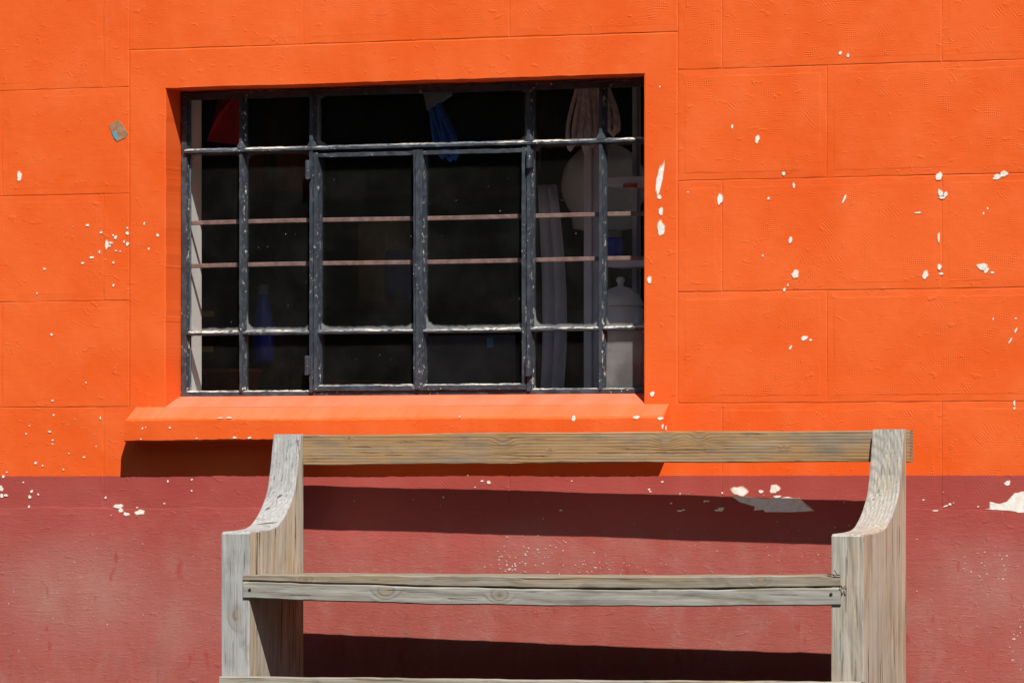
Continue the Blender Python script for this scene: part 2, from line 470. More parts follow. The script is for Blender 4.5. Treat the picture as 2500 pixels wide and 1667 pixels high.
def loft_x(name, x0, x1, section, mats, parent, segs=30, wob=None, jit=0.0):
    """sweep a closed (y, z) section along x; wob(x, y, z) -> (dy, dz)"""
    vsx, fs = [], []
    k = len(section)
    for i in range(segs + 1):
        x = x0 + (x1 - x0) * i / segs
        for (y, z) in section:
            dy, dz = wob(x, y, z) if wob else (0, 0)
            vsx.append((x, y + dy + rnd.uniform(-jit, jit), z + dz + rnd.uniform(-jit, jit)))
    for i in range(segs):
        for j in range(k):
            a, b = i * k + j, i * k + (j + 1) % k
            fs.append((a, b, b + k, a + k))
    fs.append(tuple(range(k - 1, -1, -1)))
    fs.append(tuple(range(segs * k, segs * k + k)))
    ob = link(name, vsx, fs, mats, parent)
    bm = bmesh.new(); bm.from_mesh(ob.data)
    bmesh.ops.recalc_face_normals(bm, faces=bm.faces[:])
    bm.to_mesh(ob.data); bm.free()
    return ob


def round_rect(y0, y1, z0, z1, r):
    p = []
    for cy, cz, a0 in ((y1 - r, z1 - r, 0), (y0 + r, z1 - r, 90), (y0 + r, z0 + r, 180), (y1 - r, z0 + r, 270)):
        for a in (0, 45, 90):
            t = math.radians(a0 + a)
            p.append((cy + r * math.cos(t), cz + r * math.sin(t)))
    return p


def tube(bm, pts, rad, sides=8, cap=True):
    rings = []
    for i, p in enumerate(pts):
        p = Vector(p)
        t = (Vector(pts[min(i + 1, len(pts) - 1)]) - Vector(pts[max(i - 1, 0)])).normalized()
        ref = Vector((0, 1, 0)) if abs(t.y) < 0.9 else Vector((1, 0, 0))
        u = t.cross(ref).normalized()
        w = t.cross(u)
        r = rad[i] if isinstance(rad, (list, tuple)) else rad
        rings.append([bm.verts.new(p + (u * math.cos(2 * math.pi * k / sides) + w * math.sin(2 * math.pi * k / sides)) * r) for k in range(sides)])
    for a, b in zip(rings, rings[1:]):
        for k in range(sides):
            bm.faces.new((a[k], a[(k + 1) % sides], b[(k + 1) % sides], b[k]))
    if cap:
        bm.faces.new(rings[0][::-1]); bm.faces.new(rings[-1])
    return bm


def lathe(bm, cx, cy, prof, sides=32):
    rings = []
    for r, z in prof:
        rings.append([bm.verts.new((cx + r * math.cos(2 * math.pi * k / sides), cy + r * math.sin(2 * math.pi * k / sides), z)) for k in range(sides)])
    for a, b in zip(rings, rings[1:]):
        for k in range(sides):
            bm.faces.new((a[k], a[(k + 1) % sides], b[(k + 1) % sides], b[k]))
    bm.faces.new(rings[0][::-1]); bm.faces.new(rings[-1])
    return bm


# ------------------------------------------------------------------ ground
gr = link('ground', [(-60, -60, 0), (60, -60, 0), (60, 60, 0), (-60, 60, 0)], [(0, 1, 2, 3)], M_GROUND)
tag(gr, kind='structure')

# ------------------------------------------------------------------ the house
house = empty('house', (0, 0, 0), 0, 'bright orange block house front with maroon base and small-paned steel window', 'house')

OX0, OX1, OZ0, OZ1 = -1.000, 0.368, 0.870, 1.7225      # window opening
WALL = 0.215                                            # wall thickness
HX0, HX1, HZ1 = -2.95, 2.95, 2.60

# core of the wall, seen only in the joints between the blocks
bm = bmesh.new()
for (a, b, c, d) in ((HX0, OX0, 0, HZ1), (OX1, HX1, 0, HZ1), (OX0, OX1, 0, OZ0 - 0.06), (OX0, OX1, OZ1 + 0.02, HZ1)):
    box_bm(a, b, 0.0011, WALL, c, d, 0, bm)
from_bm('wall_core', bm, M_PAINT, house)

SX0, SX1, SZ1 = -1.109, 0.461, 1.830                   # outline of the smooth window surround


def block(x0, x1, z0, z1):
    """one scored plaster block: chamfered rim, smooth margin, raised rolled field"""
    g = 0.0006
    x0, x1, z0, z1 = x0 + g, x1 - g, z0 + g, z1 - g
    w, h = x1 - x0, z1 - z0
    if w < 0.02 or h < 0.02:
        return
    nx, nz = max(2, int(w / 0.035)), max(2, int(h / 0.035))

    ph = [rnd.uniform(0, 6.28) for _ in range(6)]

    def fill(px, pz, o_):
        t = px * 9 + pz * 13
        v = 0.5 + 0.35 * math.sin(t + ph[o_]) + 0.3 * math.sin(t * 2.7 + ph[o_ + 1]) + 0.25 * math.sin(t * 6.1 + ph[o_ + 2])
        return min(1.0, max(0.0, v))

    def loop(i, y, jit):
        p = []
        a0, a1, b0, b1 = x0 + i, x1 - i, z0 + i, z1 - i
        for k in range(nx): p.append((a0 + (a1 - a0) * k / nx, b0))
        for k in range(nz): p.append((a1, b0 + (b1 - b0) * k / nz))
        for k in range(nx): p.append((a1 - (a1 - a0) * k / nx, b1))
        for k in range(nz): p.append((a0, b1 - (b1 - b0) * k / nz))
        return [(px + rnd.uniform(-jit, jit), y + (rnd.uniform(-jit, jit) * 0.25 if i < 0.01 else 0.0), pz + rnd.uniform(-jit, jit)) for px, pz in p]
    m = min(0.0175, w * 0.3, h * 0.3)
    k_ = 0.45 if x1 < -0.5 else (0.7 if z0 > 1.7 and x1 < 0.5 else 1.0)     # thicker paint fills the left joints
    q = rnd.uniform(-0.00015, 0.00015)
    up_ = rnd.uniform(0.00025, 0.0007) * k_
    jd = 0.0003 + 0.0007 * k_
    loops = [loop(0.0, jd, 0.0), loop(0.0022, q, 0.0011), loop(m, q, 0.0013), loop(m + 0.0024, q - up_, 0.0015)]
    loops[0] = [(a_, b_ - jd * 0.9 * fill(a_, c_, 0), c_) for a_, b_, c_ in loops[0]]
    loops[2] = [(a_, b_ - up_ * 0.95 * fill(a_, c_, 3), c_) for a_, b_, c_ in loops[2]]
    verts = [v for lp in loops for v in lp]
    k = 2 * (nx + nz)
    faces, mi = [], []
    for r in range(3):
        for j in range(k):
            a, b = r * k + j, r * k + (j + 1) % k
            faces.append((a, b, b + k, a + k)); mi.append(0)
    faces.append(tuple(range(3 * k, 4 * k))); mi.append(1)
    link('block', verts, faces, [M_PAINT, M_FIELD], house, mi)


COURSE = [0.5600, 0.872, 1.158, 1.445, 1.731, 2.017, 2.303, HZ1]
for ri in range(len(COURSE) - 1):
    z0, z1 = COURSE[ri], COURSE[ri + 1]
    off = -1.185 if ri % 2 == 0 else -1.4905
    xs = [off + 0.589 * k for k in range(-4, 9)]
    xs = sorted([HX0] + [v for v in xs if HX0 + 0.06 < v < HX1 - 0.06] + [HX1])
    for a, b in zip(xs, xs[1:]):
        spans = [(a, b, z0, z1)]
        if z1 > OZ0 + 0.05 and z0 < SZ1 - 0.001 and b > SX0 and a < SX1:   # cut round the surround
            spans = []
            if a < SX0: spans.append((a, SX0, z0, z1))
            if b > SX1: spans.append((SX1, b, z0, z1))
            if z1 > SZ1 + 0.02: spans.append((max(a, SX0), min(b, SX1), SZ1, z1))
        for s in spans:
            block(*s)

# plinth plaster below the blocks
pl_sec = [(0.0021, 0.0), (-0.0030, 0.0), (-0.0026, 0.500), (-0.0020, 0.550), (-0.0014, 0.580), (-0.0008, 0.598), (0.0010, 0.604)]
loft_x('plinth', HX0, HX1, pl_sec, M_PAINT, house, 160, lambda x, y, z: (0, (0.0022 * math.sin(x * 13) + 0.0015 * math.sin(x * 41 + 1)) if z > 0.5 else 0), 0.0004)

# smooth surround and its reveals
bm = bmesh.new()


def strip(pts):
    vv = [bm.verts.new(p) for p in pts]
    bm.faces.new(vv)


yf, yb = -0.0005, 0.125
NS = 40
jx = [rnd.uniform(-1, 1) * 0.0007 for _ in range(4 * NS + 8)]


def edge_line(p, q, n_, amp):
    out = []
    for i in range(n_ + 1):
        t = i / n_
        out.append((p[0] + (q[0] - p[0]) * t + rnd.uniform(-amp, amp), p[1] + (q[1] - p[1]) * t + rnd.uniform(-amp, amp)))
    out[0], out[-1] = p, q
    return out


zb = OZ0 - 0.03
outer = edge_line((SX0 + .002, zb), (SX0 + .002, SZ1 - .002), 24, 0.0006) + edge_line((SX0 + .002, SZ1 - .002), (SX1 - .002, SZ1 - .002), 40, 0.0006)[1:] + edge_line((SX1 - .002, SZ1 - .002), (SX1 - .002, zb), 24, 0.0006)[1:]
inner = edge_line((OX0, zb), (OX0, OZ1), 24, 0.0010) + edge_line((OX0, OZ1), (OX1, OZ1), 40, 0.0010)[1:] + edge_line((OX1, OZ1), (OX1, zb), 24, 0.0010)[1:]
rows = []
for ln, y, off in ((outer, 0.0008, 0.0), (outer, yf, 0.0020), (inner, yf, -0.0025), (inner, yf + 0.0030, 0.0), (inner, yb, 0.0)):
    row = []
    for i, (px, pz) in enumerate(ln):
        cx, cz = (OX0 + OX1) / 2, 1.2
        sx = 0 if not off else (-1 if px > cx else 1) * off
        sz = 0 if not off else (-1 if pz > OZ1 - 0.01 else 0) * off
        row.append(bm.verts.new((px + sx, y, pz + sz)))
    rows.append(row)
for a, b in zip(rows, rows[1:]):
    for k in range(len(a) - 1):
        bm.faces.new((a[k], a[k + 1], b[k + 1], b[k]))
from_bm('window_surround', bm, M_PAINT, house)

# inner white reveals
box('inner_reveal', OX0 - 0.04, OX0 + 0.006, 0.126, 0.2135, OZ0, OZ1 + 0.02, M_WHITE, house)
box('inner_reveal', OX1 - 0.004, OX1 + 0.04, 0.126, 0.2135, OZ0, OZ1 + 0.02, M_WHITE, house)
box('inner_sill', OX0 - 0.04, OX1 + 0.04, 0.124, 0.235, OZ0 - 0.06, OZ0 + 0.014, M_WHITE, house)
box('inner_lintel', OX0 - 0.04, OX1 + 0.04, 0.126, 0.2135, OZ1 - 0.004, OZ1 + 0.08, M_WHITE, house)

# sill: ears in front of the wall, tongue running back to the frame
SLX0, SLX1 = -1.0925, 0.449
bm = bmesh.new()
segs = 110
sec = [(0.03, 0.7795), (-0.059, 0.778), (-0.0635, 0.782), (-0.0638, 0.833), (-0.060, 0.8385), (-0.003, 0.8695), (0.03, 0.8695)]
rows = []
for i in range(segs + 1):
    x = SLX0 + (SLX1 - SLX0) * i / segs
    row = []
    for j, (y, z) in enumerate(sec):
        q = 0.0010 if j in (1, 2, 3, 4) else 0.0004
        endx = 0.0
        if i in (0, segs) and j >= 3:
            endx = (0.006 if i == 0 else -0.012) * (1 if j >= 4 else 0.4)
        row.append(bm.verts.new((x + endx + rnd.uniform(-q, q) * .4, y + rnd.uniform(-q, q) * .12, z + rnd.uniform(-q, q) + 0.0012 * math.sin(x * 9 + j))))
    rows.append(row)
for a, b in zip(rows, rows[1:]):
    for k in range(len(sec) - 1):
        bm.faces.new((a[k], b[k], b[k + 1], a[k + 1]))
bm.faces.new(rows[0]); bm.faces.new(rows[-1][::-1])
for f in bm.faces:
    if f.calc_center_median().z > 0.842 and len(f.verts) == 4:
        f.material_index = 1
sill = from_bm('window_sill', bm, [M_PAINT, M_SILLTOP], house)
bm = bmesh.new()
t = [(-0.004, 0.8700), (0.045, 0.8865), (0.088, 0.8995), (0.124, 0.9000), (0.124, 0.80), (-0.004, 0.80)]
for x in (OX0 + 0.0005, OX1 - 0.0005):
    vv = [bm.verts.new((x, y, z)) for y, z in t]
    bm.faces.new(vv)
bm.verts.ensure_lookup_table()
for k in range(6):
    bm.faces.new((bm.verts[k], bm.verts[(k + 1) % 6], bm.verts[6 + (k + 1) % 6], bm.verts[6 + k]))
from_bm('sill_slope', bm, M_SLOPE, sill)

# room behind the window
RX0, RX1, RY1, RZ1 = -2.9, 2.9, 3.2, 2.5
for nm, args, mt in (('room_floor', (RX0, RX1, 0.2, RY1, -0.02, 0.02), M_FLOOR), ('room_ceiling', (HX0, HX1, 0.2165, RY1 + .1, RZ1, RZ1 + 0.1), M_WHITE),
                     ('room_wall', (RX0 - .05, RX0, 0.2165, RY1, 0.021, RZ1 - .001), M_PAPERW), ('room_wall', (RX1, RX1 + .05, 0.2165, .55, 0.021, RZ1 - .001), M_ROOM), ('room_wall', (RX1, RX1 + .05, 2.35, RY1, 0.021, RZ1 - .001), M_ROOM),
                     ('room_wall', (RX1, RX1 + .05, .551, 2.349, 0.021, .75), M_ROOM), ('room_wall', (RX1, RX1 + .05, .551, 2.349, 2.25, RZ1 - .001), M_ROOM),  # unseen side opening added here to let sky light into the room
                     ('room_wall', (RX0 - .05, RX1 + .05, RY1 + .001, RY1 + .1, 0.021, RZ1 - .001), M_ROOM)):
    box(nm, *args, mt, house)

# ------------------------------------------------------------------ the window
FY = 0.090                                              # front of the steel frame
GY = 0.1085                                             # glass


def bar_v(bm_, x, w, z0, z1, y0=FY, y1=0.118, nose=0.45, cut=None):
    n_ = max(2, int((z1 - z0) / 0.02))
    prev = None
    for i in range(n_ + 1):
        z = z0 + (z1 - z0) * i / n_
        j = lambda: rnd.uniform(-0.0007, 0.0007)
        sec_ = [(x - w / 2, y1), (x - w / 2 + j(), y1 - 0.012), (x - w / 2 * nose + j(), y0 + j()), (x + w / 2 * nose + j(), y0 + j()), (x + w / 2 + j(), y1 - 0.012), (x + w / 2, y1)]
        cur = [bm_.verts.new((a, b, z)) for a, b in sec_]
        if prev:
            for k in range(6):
                f_ = bm_.faces.new((prev[k], prev[(k + 1) % 6], cur[(k + 1) % 6], cur[k]))
                f_.material_index = 1 if k in (1, 3) else 0
        else:
            bm_.faces.new(cur)
        prev = cur
    bm_.faces.new(prev[::-1])


def bar_h(bm_, z, h, x0, x1, y0=FY, y1=0.118, up=0.0095, nose=0.35):
    n_ = max(2, int((x1 - x0) / 0.018))
    prev = None
    for i in range(n_ + 1):
        x = x0 + (x1 - x0) * i / n_
        j = lambda: rnd.uniform(-0.0008, 0.0008)
        sec_ = [(y1, z + h / 2), (y1 - 0.011, z + h / 2 + j()), (y0 + j(), z + h / 2 * nose - 0.002 + j()), (y0 + j(), z - h / 2 * nose - 0.002 + j()), (y1 - 0.011, z - h / 2 + j()), (y1, z - h / 2)]
        cur = [bm_.verts.new((x, a, b)) for a, b in sec_]
        if prev:
            for k in range(6):
                f_ = bm_.faces.new((prev[k], prev[(k + 1) % 6], cur[(k + 1) % 6], cur[k]))
                f_.material_index = 1 if k == 1 else 0
        else:
            bm_.faces.new(cur)
        prev = cur
    bm_.faces.new(prev[::-1])


ZT, ZL, ZB, ZTOP = 1.560, 1.0705, 0.9005, 1.716
XM = [-0.819, -0.6115, -0.302, 0.0125, 0.214]
XL, XR = -0.9975, 0.3655
# outer frame = the window part
bm = bmesh.new()
bar_v(bm, XL + 0.009, 0.018, ZB, ZTOP, nose=0.8)
bar_v(bm, XR - 0.009, 0.018, ZB, ZTOP, nose=0.8)
bar_h(bm, ZTOP - 0.007, 0.020, XL, XR, nose=0.8)
bar_h(bm, ZB + 0.0075, 0.015, XL, XR, nose=0.75)
window = from_bm('window', bm, [M_FRAME, M_PUTTY], house)
window['label'] = 'dark steel frame of the small-paned window'
for x in (XM[0], XM[4]):
    bm = bmesh.new(); bar_v(bm, x, 0.0165, ZB + .01, ZTOP - .01, y0=FY - 0.004)
    from_bm('mullion', bm, [M_FRAME, M_PUTTY], window)
for x in (XM[1], XM[3]):
    bm = bmesh.new(); bar_v(bm, x, 0.0145, ZB + .008, ZTOP - .01, y0=FY - 0.006, nose=0.6)
    from_bm('mullion', bm, [M_FRAME, M_PUTTY], window)
bm = bmesh.new(); bar_h(bm, ZT, 0.0165, XL + .012, XR - .012, y0=FY - 0.008)
from_bm('transom', bm, [M_FRAME, M_PUTTY], window)
# two casements between XM[1] and XM[3] below the transom
for (a, b, hx) in ((XM[1] + 0.0065, XM[2] - 0.0005, -1), (XM[2] + 0.0005, XM[3] - 0.0065, 1)):
    bm = bmesh.new()
    bar_v(bm, a + 0.0065, 0.013, ZB + .012, ZT - .012, y0=FY - 0.005, nose=0.8)
    bar_v(bm, b - 0.0070, 0.0135, ZB + .012, ZT - .012, y0=FY - 0.005, nose=0.8)
    bar_h(bm, ZT - 0.018, 0.012, a, b, y0=FY - 0.003, nose=0.8)
    bar_h(bm, ZB + 0.020, 0.017, a, b, y0=FY - 0.006, nose=0.7)
    cas = from_bm('casement', bm, [M_FRAME, M_PUTTY], window)
bm = bmesh.new(); bar_v(bm, XM[2], 0.010, ZB + .014, ZT - .012, y0=FY - 0.011, y1=FY + .004, nose=0.9)
from_bm('meeting_stile', bm, [M_FRAME, M_PUTTY], window)
xe = [XL + .014, XM[0], XM[1], XM[2], XM[3], XM[4], XR - .014]
for a, b in zip(xe, xe[1:]):
    bm = bmesh.new(); bar_h(bm, ZL + rnd.uniform(-.001, .001), 0.0130, a + .004, b - .004, y0=FY - 0.002)
    from_bm('glazing_bar', bm, [M_FRAME, M_PUTTY], window)
# panes
cells = [(a, b, c, d, M_GLASS_D if (i == 5 and c < ZB + .01) else M_GLASS) for i, (a, b) in enumerate(zip(xe, xe[1:])) for (c, d) in ((ZB + .006, ZL), (ZL, ZT))]
cells += [(a, b, ZT, ZTOP - .006, M_GLASS) for a, b in ((xe[0], xe[1]), (xe[1], xe[2]), (xe[2], xe[4]), (xe[4], xe[5]), (xe[5], xe[6]))]
for (a, b, c, d, mt) in cells:
    box('pane', a + .0015, b - .0015, GY, GY + .003, c + .0015, d - .0015, mt, window)
# hinges
for x, z in ((XM[1] - 0.006, 1.501), (XM[1] - 0.008, 0.980), (XM[3] + 0.004, 1.517), (XM[3] + 0.002, 0.972)):
    bm = box_bm(x - .008, x + .008, FY - .015, FY + .004, z - .024, z + .024, .003)
    lathe(bm, x, FY - .014, [(.004, z - .026), (.0065, z - .024), (.0065, z - .002), (.0055, z), (.0065, z + .002), (.0065, z + .024), (.004, z + .026)], 10)
    from_bm('hinge', bm, [M_FRAME, M_PUTTY], window)
# little peaked welds where the uprights cross the transom
for x in XM:
    if x == XM[2]:
        continue
    bm = bmesh.new()
    for (dx, sgn) in ((0, 1),):
        b0 = [bm.verts.new(p) for p in ((x - .012, FY - .006, ZT + .004), (x + .012, FY - .006, ZT + .004), (x + .012, FY + .012, ZT + .006), (x - .012, FY + .012, ZT + .006))]
        tp = bm.verts.new((x + .001, FY - .003, ZT + .030))
        bm.faces.new(b0)
        for k in range(4):
            bm.faces.new((b0[k], b0[(k + 1) % 4], tp))
    from_bm('weld', bm, [M_FRAME], window)
# handle on the left casement and guard bars behind the glass
bm = bmesh.new()
p0, p1 = at(1000, 608, .10), at(1000, 714, .10)
tube(bm, [(p0.x, .128, p0.z), (p0.x - .002, .134, p0.z - .02), (p0.x, .136, (p0.z + p1.z) / 2), (p0.x + .001, .134, p1.z)], [.0045, .006, .006, .0045], 8)
from_bm('handle', bm, M_IRON, window, True)
for z in (1.3692, 1.2532):
    loft_x('guard_bar', OX0 + .002, OX1 - .002, round_rect(.128, .136, z - .0058, z + .0058, .0015), M_IRON, window, 24, lambda x, y, zz: (0, .0008 * math.sin(x * 7)))

# ------------------------------------------------------------------ paint chips on the wall
def chip_mesh(pts2d, Y, th=0.0003, rim=0.86):
    k = len(pts2d)
    cx = sum(p[0] for p in pts2d) / k
    cz = sum(p[1] for p in pts2d) / k
    f = [rim + rnd.uniform(-.05, .03) for _ in range(k)]
    vv = [(cx + (x - cx) * g_, Y - th, cz + (z - cz) * g_) for (x, z), g_ in zip(pts2d, f)]
    vv += [(x, Y - th * .6, z) for x, z in pts2d] + [(x, Y + 0.0008, z) for x, z in pts2d]
    ff = [tuple(range(k))]
    for o_ in (0, k):
        ff += [(o_ + j, o_ + (j + 1) % k, o_ + k + (j + 1) % k, o_ + k + j) for j in range(k)]
    return vv, ff


def blob(cx, cz, w, h, rot=0.0, n_=14, rough=0.25):
    ph = [rnd.uniform(0, 6.28) for _ in range(4)]
    out = []
    for i in range(n_):
        t = 2 * math.pi * i / n_
        r = 1 + rough * (0.5 * math.sin(2 * t + ph[0]) + 0.4 * math.sin(3 * t + ph[1]) + 0.35 * math.sin(5 * t + ph[2])) + rnd.uniform(-1, 1) * rough * 0.35
        a, b = r * math.cos(t) * w / 2, r * math.sin(t) * h / 2
        out.append((cx + a * math.cos(rot) - b * math.sin(rot), cz + a * math.sin(rot) + b * math.cos(rot)))
    return out


def add_chip(pts, Y, mat=None, name='paint_chip'):
    big_ = len(pts) > 20
    vv, ff = chip_mesh(pts, Y, 0.0003 + rnd.uniform(0, .0002), 0.965 if big_ else 0.84)
    k = len(pts)
    ob = link(name, vv, ff, [mat or M_CHIP, mat or M_RIM], house, [0] + [1] * (2 * k))
    return ob


def chips(ox, oy, s, rows, Y):
    for r in rows:
        zx, zy, w, h = r[:4]
        rot = r[4] if len(r) > 4 else 0.0
        p = at(ox + zx / s, oy + zy / s, Y)
        w_, h_ = max(w / s, 3.2) / 867.0, max(h / s, 3.2) / 935.0
        add_chip(blob(p.x, p.z, w_ * 1.05, h_ * 1.05, rot, 16 if w * h > 900 else 10), Y)


YW = -0.0012
chips(1600, 0, 2.613, [(28, 1145, 40, 200, -.16), (25, 1258, 28, 30), (36, 1348, 24, 58), (36, 1458, 48, 92), (650, 888, 28, 50), (490, 808, 14, 24),
                       (1180, 340, 20, 22), (1229, 355, 18, 24), (818, 1108, 20, 26), (883, 1183, 16, 34), (412, 1270, 32, 74), (722, 1266, 18, 18),
                       (1205, 1270, 14, 58, -.5), (1810, 1125, 38, 52), (1818, 1232, 26, 50, .3), (1852, 1240, 30, 26, .6), (1830, 1262, 44, 14), (2180, 1130, 50, 34), (2222, 1110, 44, 40),
                       (2120, 1330, 10, 14), (2093, 1362, 8, 20), (862, 1532, 22, 40), (208, 1226, 10, 10), (1675, 1358, 40, 12), (28, 555, 10, 12)], YW)
chips(1600, 500, 2.613, [(893, 442, 42, 56), (1722, 447, 36, 52), (1808, 208, 16, 56), (1812, 396, 28, 34), (1822, 440, 25, 16), (2085, 395, 56, 48), (2110, 415, 30, 40), (2150, 432, 26, 12),
                         (685, 325, 12, 14), (822, 542, 14, 28, -.4), (845, 512, 7, 20), (950, 850, 46, 26, .2), (990, 862, 20, 12), (862, 910, 14, 28, -.5), (2300, 800, 10, 40, -.5), (2265, 865, 10, 44, -.5),
                         (2155, 728, 6, 18), (2298, 725, 12, 10), (2290, 1265, 10, 40), (2290, 1298, 14, 16)], YW)
chips(0, 400, 3.92, [(185, 120, 52, 88), (836, 588, 34, 26), (968, 658, 30, 22), (1105, 705, 32, 34), (1082, 685, 20, 18), (1022, 775, 34, 100), (1062, 757, 44, 24, -.3), (1052, 785, 20, 20),
                     (1218, 664, 32, 36), (1218, 615, 18, 24), (1220, 768, 30, 40), (1187, 745, 18, 28), (1380, 572, 18, 30), (1508, 684, 28, 32), (1423, 815, 20, 26), (952, 845, 22, 34),
                     (877, 897, 40, 26), (790, 950, 36, 20), (425, 1005, 30, 20), (1085, 1162, 22, 28), (1110, 832, 24, 14), (1150, 838, 14, 14), (1085, 945, 26, 22), (353, 1240, 14, 20)], YW)
chips(0, 800, 3.136, [(380, 795, 28, 14), (200, 812, 12, 18), (272, 1035, 24, 20), (325, 1055, 14, 12), (643, 990, 22, 16), (485, 1085, 14, 14), (403, 860, 16, 14), (402, 890, 12, 12), (528, 962, 12, 12),
                      (224, 750, 12, 12), (402, 558, 22, 12), (395, 53, 22, 20), (657, 420, 12, 12), (768, 690, 8, 30), (410, 668, 14, 20), (735, 908, 10, 10),
                      (905, 1365, 72, 36), (925, 1395, 44, 34), (968, 1425, 48, 28), (1072, 1412, 78, 40), (1050, 1375, 18, 12), (6, 1230, 40, 44), (12, 1285, 30, 30), (45, 1282, 34, 20),
                      (178, 1183, 16, 14), (228, 1295, 24, 30), (242, 1252, 22, 26), (293, 1275, 16, 16), (222, 1368, 18, 22), (808, 1300, 18, 18), (473, 1475, 26, 16), (25, 1138, 22, 26), (52, 1105, 16, 12),
                      (1285, 1175, 14, 20), (1468, 1162, 16, 14), (1467, 1247, 14, 14), (1258, 1345, 16, 12)], YW)
chips(0, 800, 3.136, [(1685, 690, 50, 10), (1752, 688, 40, 16), (1795, 840, 30, 18), (1910, 842, 32, 16), (1300, 765, 22, 14), (1090, 770, 12, 16), (1115, 762, 10, 10), (1505, 846, 18, 10), (1078, 852, 12, 8)], -0.0644)
chips(1000, 580, 3.015, [(1208, 1330, 28, 40), (1670, 1322, 46, 26), (1845, 1330, 50, 20), (1862, 1390, 14, 36), (1887, 1400, 8, 30), (368, 1318, 16, 12)], -0.0644)
chips(1000, 580, 3.015, [(1765, 310, 28, 58), (1786, 1150, 34, 36)], YW)
chips(1350, 1020, 2.94, [(1340, 525, 110, 74), (1592, 508, 62, 72), (1492, 528, 32, 26), (1610, 564, 56, 16), (1680, 573, 28, 8), (848, 612, 16, 12), (785, 458, 18, 14), (690, 512, 16, 14), (700, 528, 18, 10),
                         (1215, 538, 12, 14), (135, 452, 10, 10), (912, 548, 10, 20), (57, 662, 24, 9), (1180, 662, 40, 16), (1205, 655, 44, 28), (1090, 597, 20, 16), (1112, 596, 22, 6), (908, 666, 34, 14), (935, 660, 28, 10)], YW)
chips(700, 1020, 2.94, [(1450, 462, 26, 26), (1402, 452, 24, 12), (1300, 412, 10, 8), (1352, 497, 10, 10), (1125, 568, 14, 10), (1968, 662, 24, 9), (1945, 716, 8, 8), (1842, 724, 10, 8)], YW)
chips(2200, 1150, 3.033, [(788, 88, 40, 38, .6), (330, 258, 40, 10, .4), (362, 244, 20, 16), (255, 292, 48, 8), (570, 262, 12, 10), (165, 212, 18, 6)], YW)


def poly_chip(ox, oy, s, pts, Y, mat=None, name='paint_chip'):
    out = []
    k = len(pts)
    for i in range(k):
        a, b = pts[i], pts[(i + 1) % k]
        for t in (0.0, 0.33, 0.66):
            q = at(ox + (a[0] + (b[0] - a[0]) * t) / s, oy + (a[1] + (b[1] - a[1]) * t) / s, Y)
            out.append((q.x + rnd.uniform(-.0012, .0012), q.z + rnd.uniform(-.0012, .0012)))
    return add_chip(out, Y, mat, name)


poly_chip(1350, 1020, 2.94, [(1285, 565), (1340, 605), (1445, 635), (1440, 668), (1505, 655), (1520, 675), (1760, 674), (1880, 668), (1830, 625), (1765, 575), (1690, 567), (1600, 575), (1520, 580), (1440, 570), (1350, 562)], YW - .0004)
poly_chip(2200, 1150, 3.033, [(612, 282), (650, 275), (655, 225), (720, 242), (780, 225), (840, 160), (910, 150), (1010, 165), (1040, 240), (990, 300), (870, 308), (830, 295), (700, 288)], YW)
poly_chip(0, 0, 2.613, [(692, 800), (750, 765), (775, 785), (815, 850), (800, 882), (745, 905), (715, 850)], YW, M_TAPE, 'brown_scrap')
poly_chip(0, 0, 2.613, [(712, 845), (738, 840), (746, 870), (748, 902), (725, 880)], YW - .0009, M_TAPEB, 'blue_scrap')

# fine worn flecks, too many to count: one part
vv, ff = [], []


def flecks(cx, cy, sx, sy, n_, smin, smax):
    for _ in range(n_):
        px, py = rnd.gauss(cx, sx), rnd.gauss(cy, sy)
        q = at(px, py, 0)
        Y = -0.0032 if q.z < 0.578 else -0.0011
        r = rnd.uniform(smin, smax) / 935
        pts = blob(q.x, q.z, r * rnd.uniform(1, 2), r * rnd.uniform(.8, 1.8), rnd.uniform(-1, 1), 7, .3)
        v2, f2 = chip_mesh(pts, Y, .0004)
        b0 = len(vv)
        vv.extend(v2); ff.extend([tuple(i + b0 for i in f) for f in f2])


flecks(1300, 1362, 75, 24, 60, 1.2, 3.2)
flecks(1450, 1385, 60, 14, 35, 1.2, 3)
flecks(1245, 1375, 20, 12, 8, 2.5, 5.5)
flecks(2410, 1370, 50, 25, 26, 1.2, 3)
flecks(2488, 1560, 12, 50, 16, 1.5, 4)
flecks(2350, 1480, 110, 110, 36, 1.0, 2.2)
flecks(230, 1420, 160, 90, 36, 1.0, 2.4)
flecks(1800, 1370, 150, 60, 36, 1.0, 2.2)
flecks(150, 1080, 110, 60, 8, 1.0, 2.2)
flecks(1250, 1240, 350, 40, 12, 1.0, 2.4)
flecks(270, 620, 60, 50, 8, 1.0, 2.0)
flecks(2150, 1250, 250, 30, 18, 1.2, 2.6)
o = link('paint_flecks', vv, ff, simple('dull_plaster_fleck', (0.52, 0.42, 0.37), 0.9, 0.1, 0.25, 40), house)
o['kind'] = 'stuff'

# ------------------------------------------------------------------ the bench
BETA = math.radians(-1.0535)
bench = empty('bench', (-0.5441, -0.1130, 0.0), BETA, 'weathered grey wooden bench with scooped arms standing against the maroon wall base', 'bench')
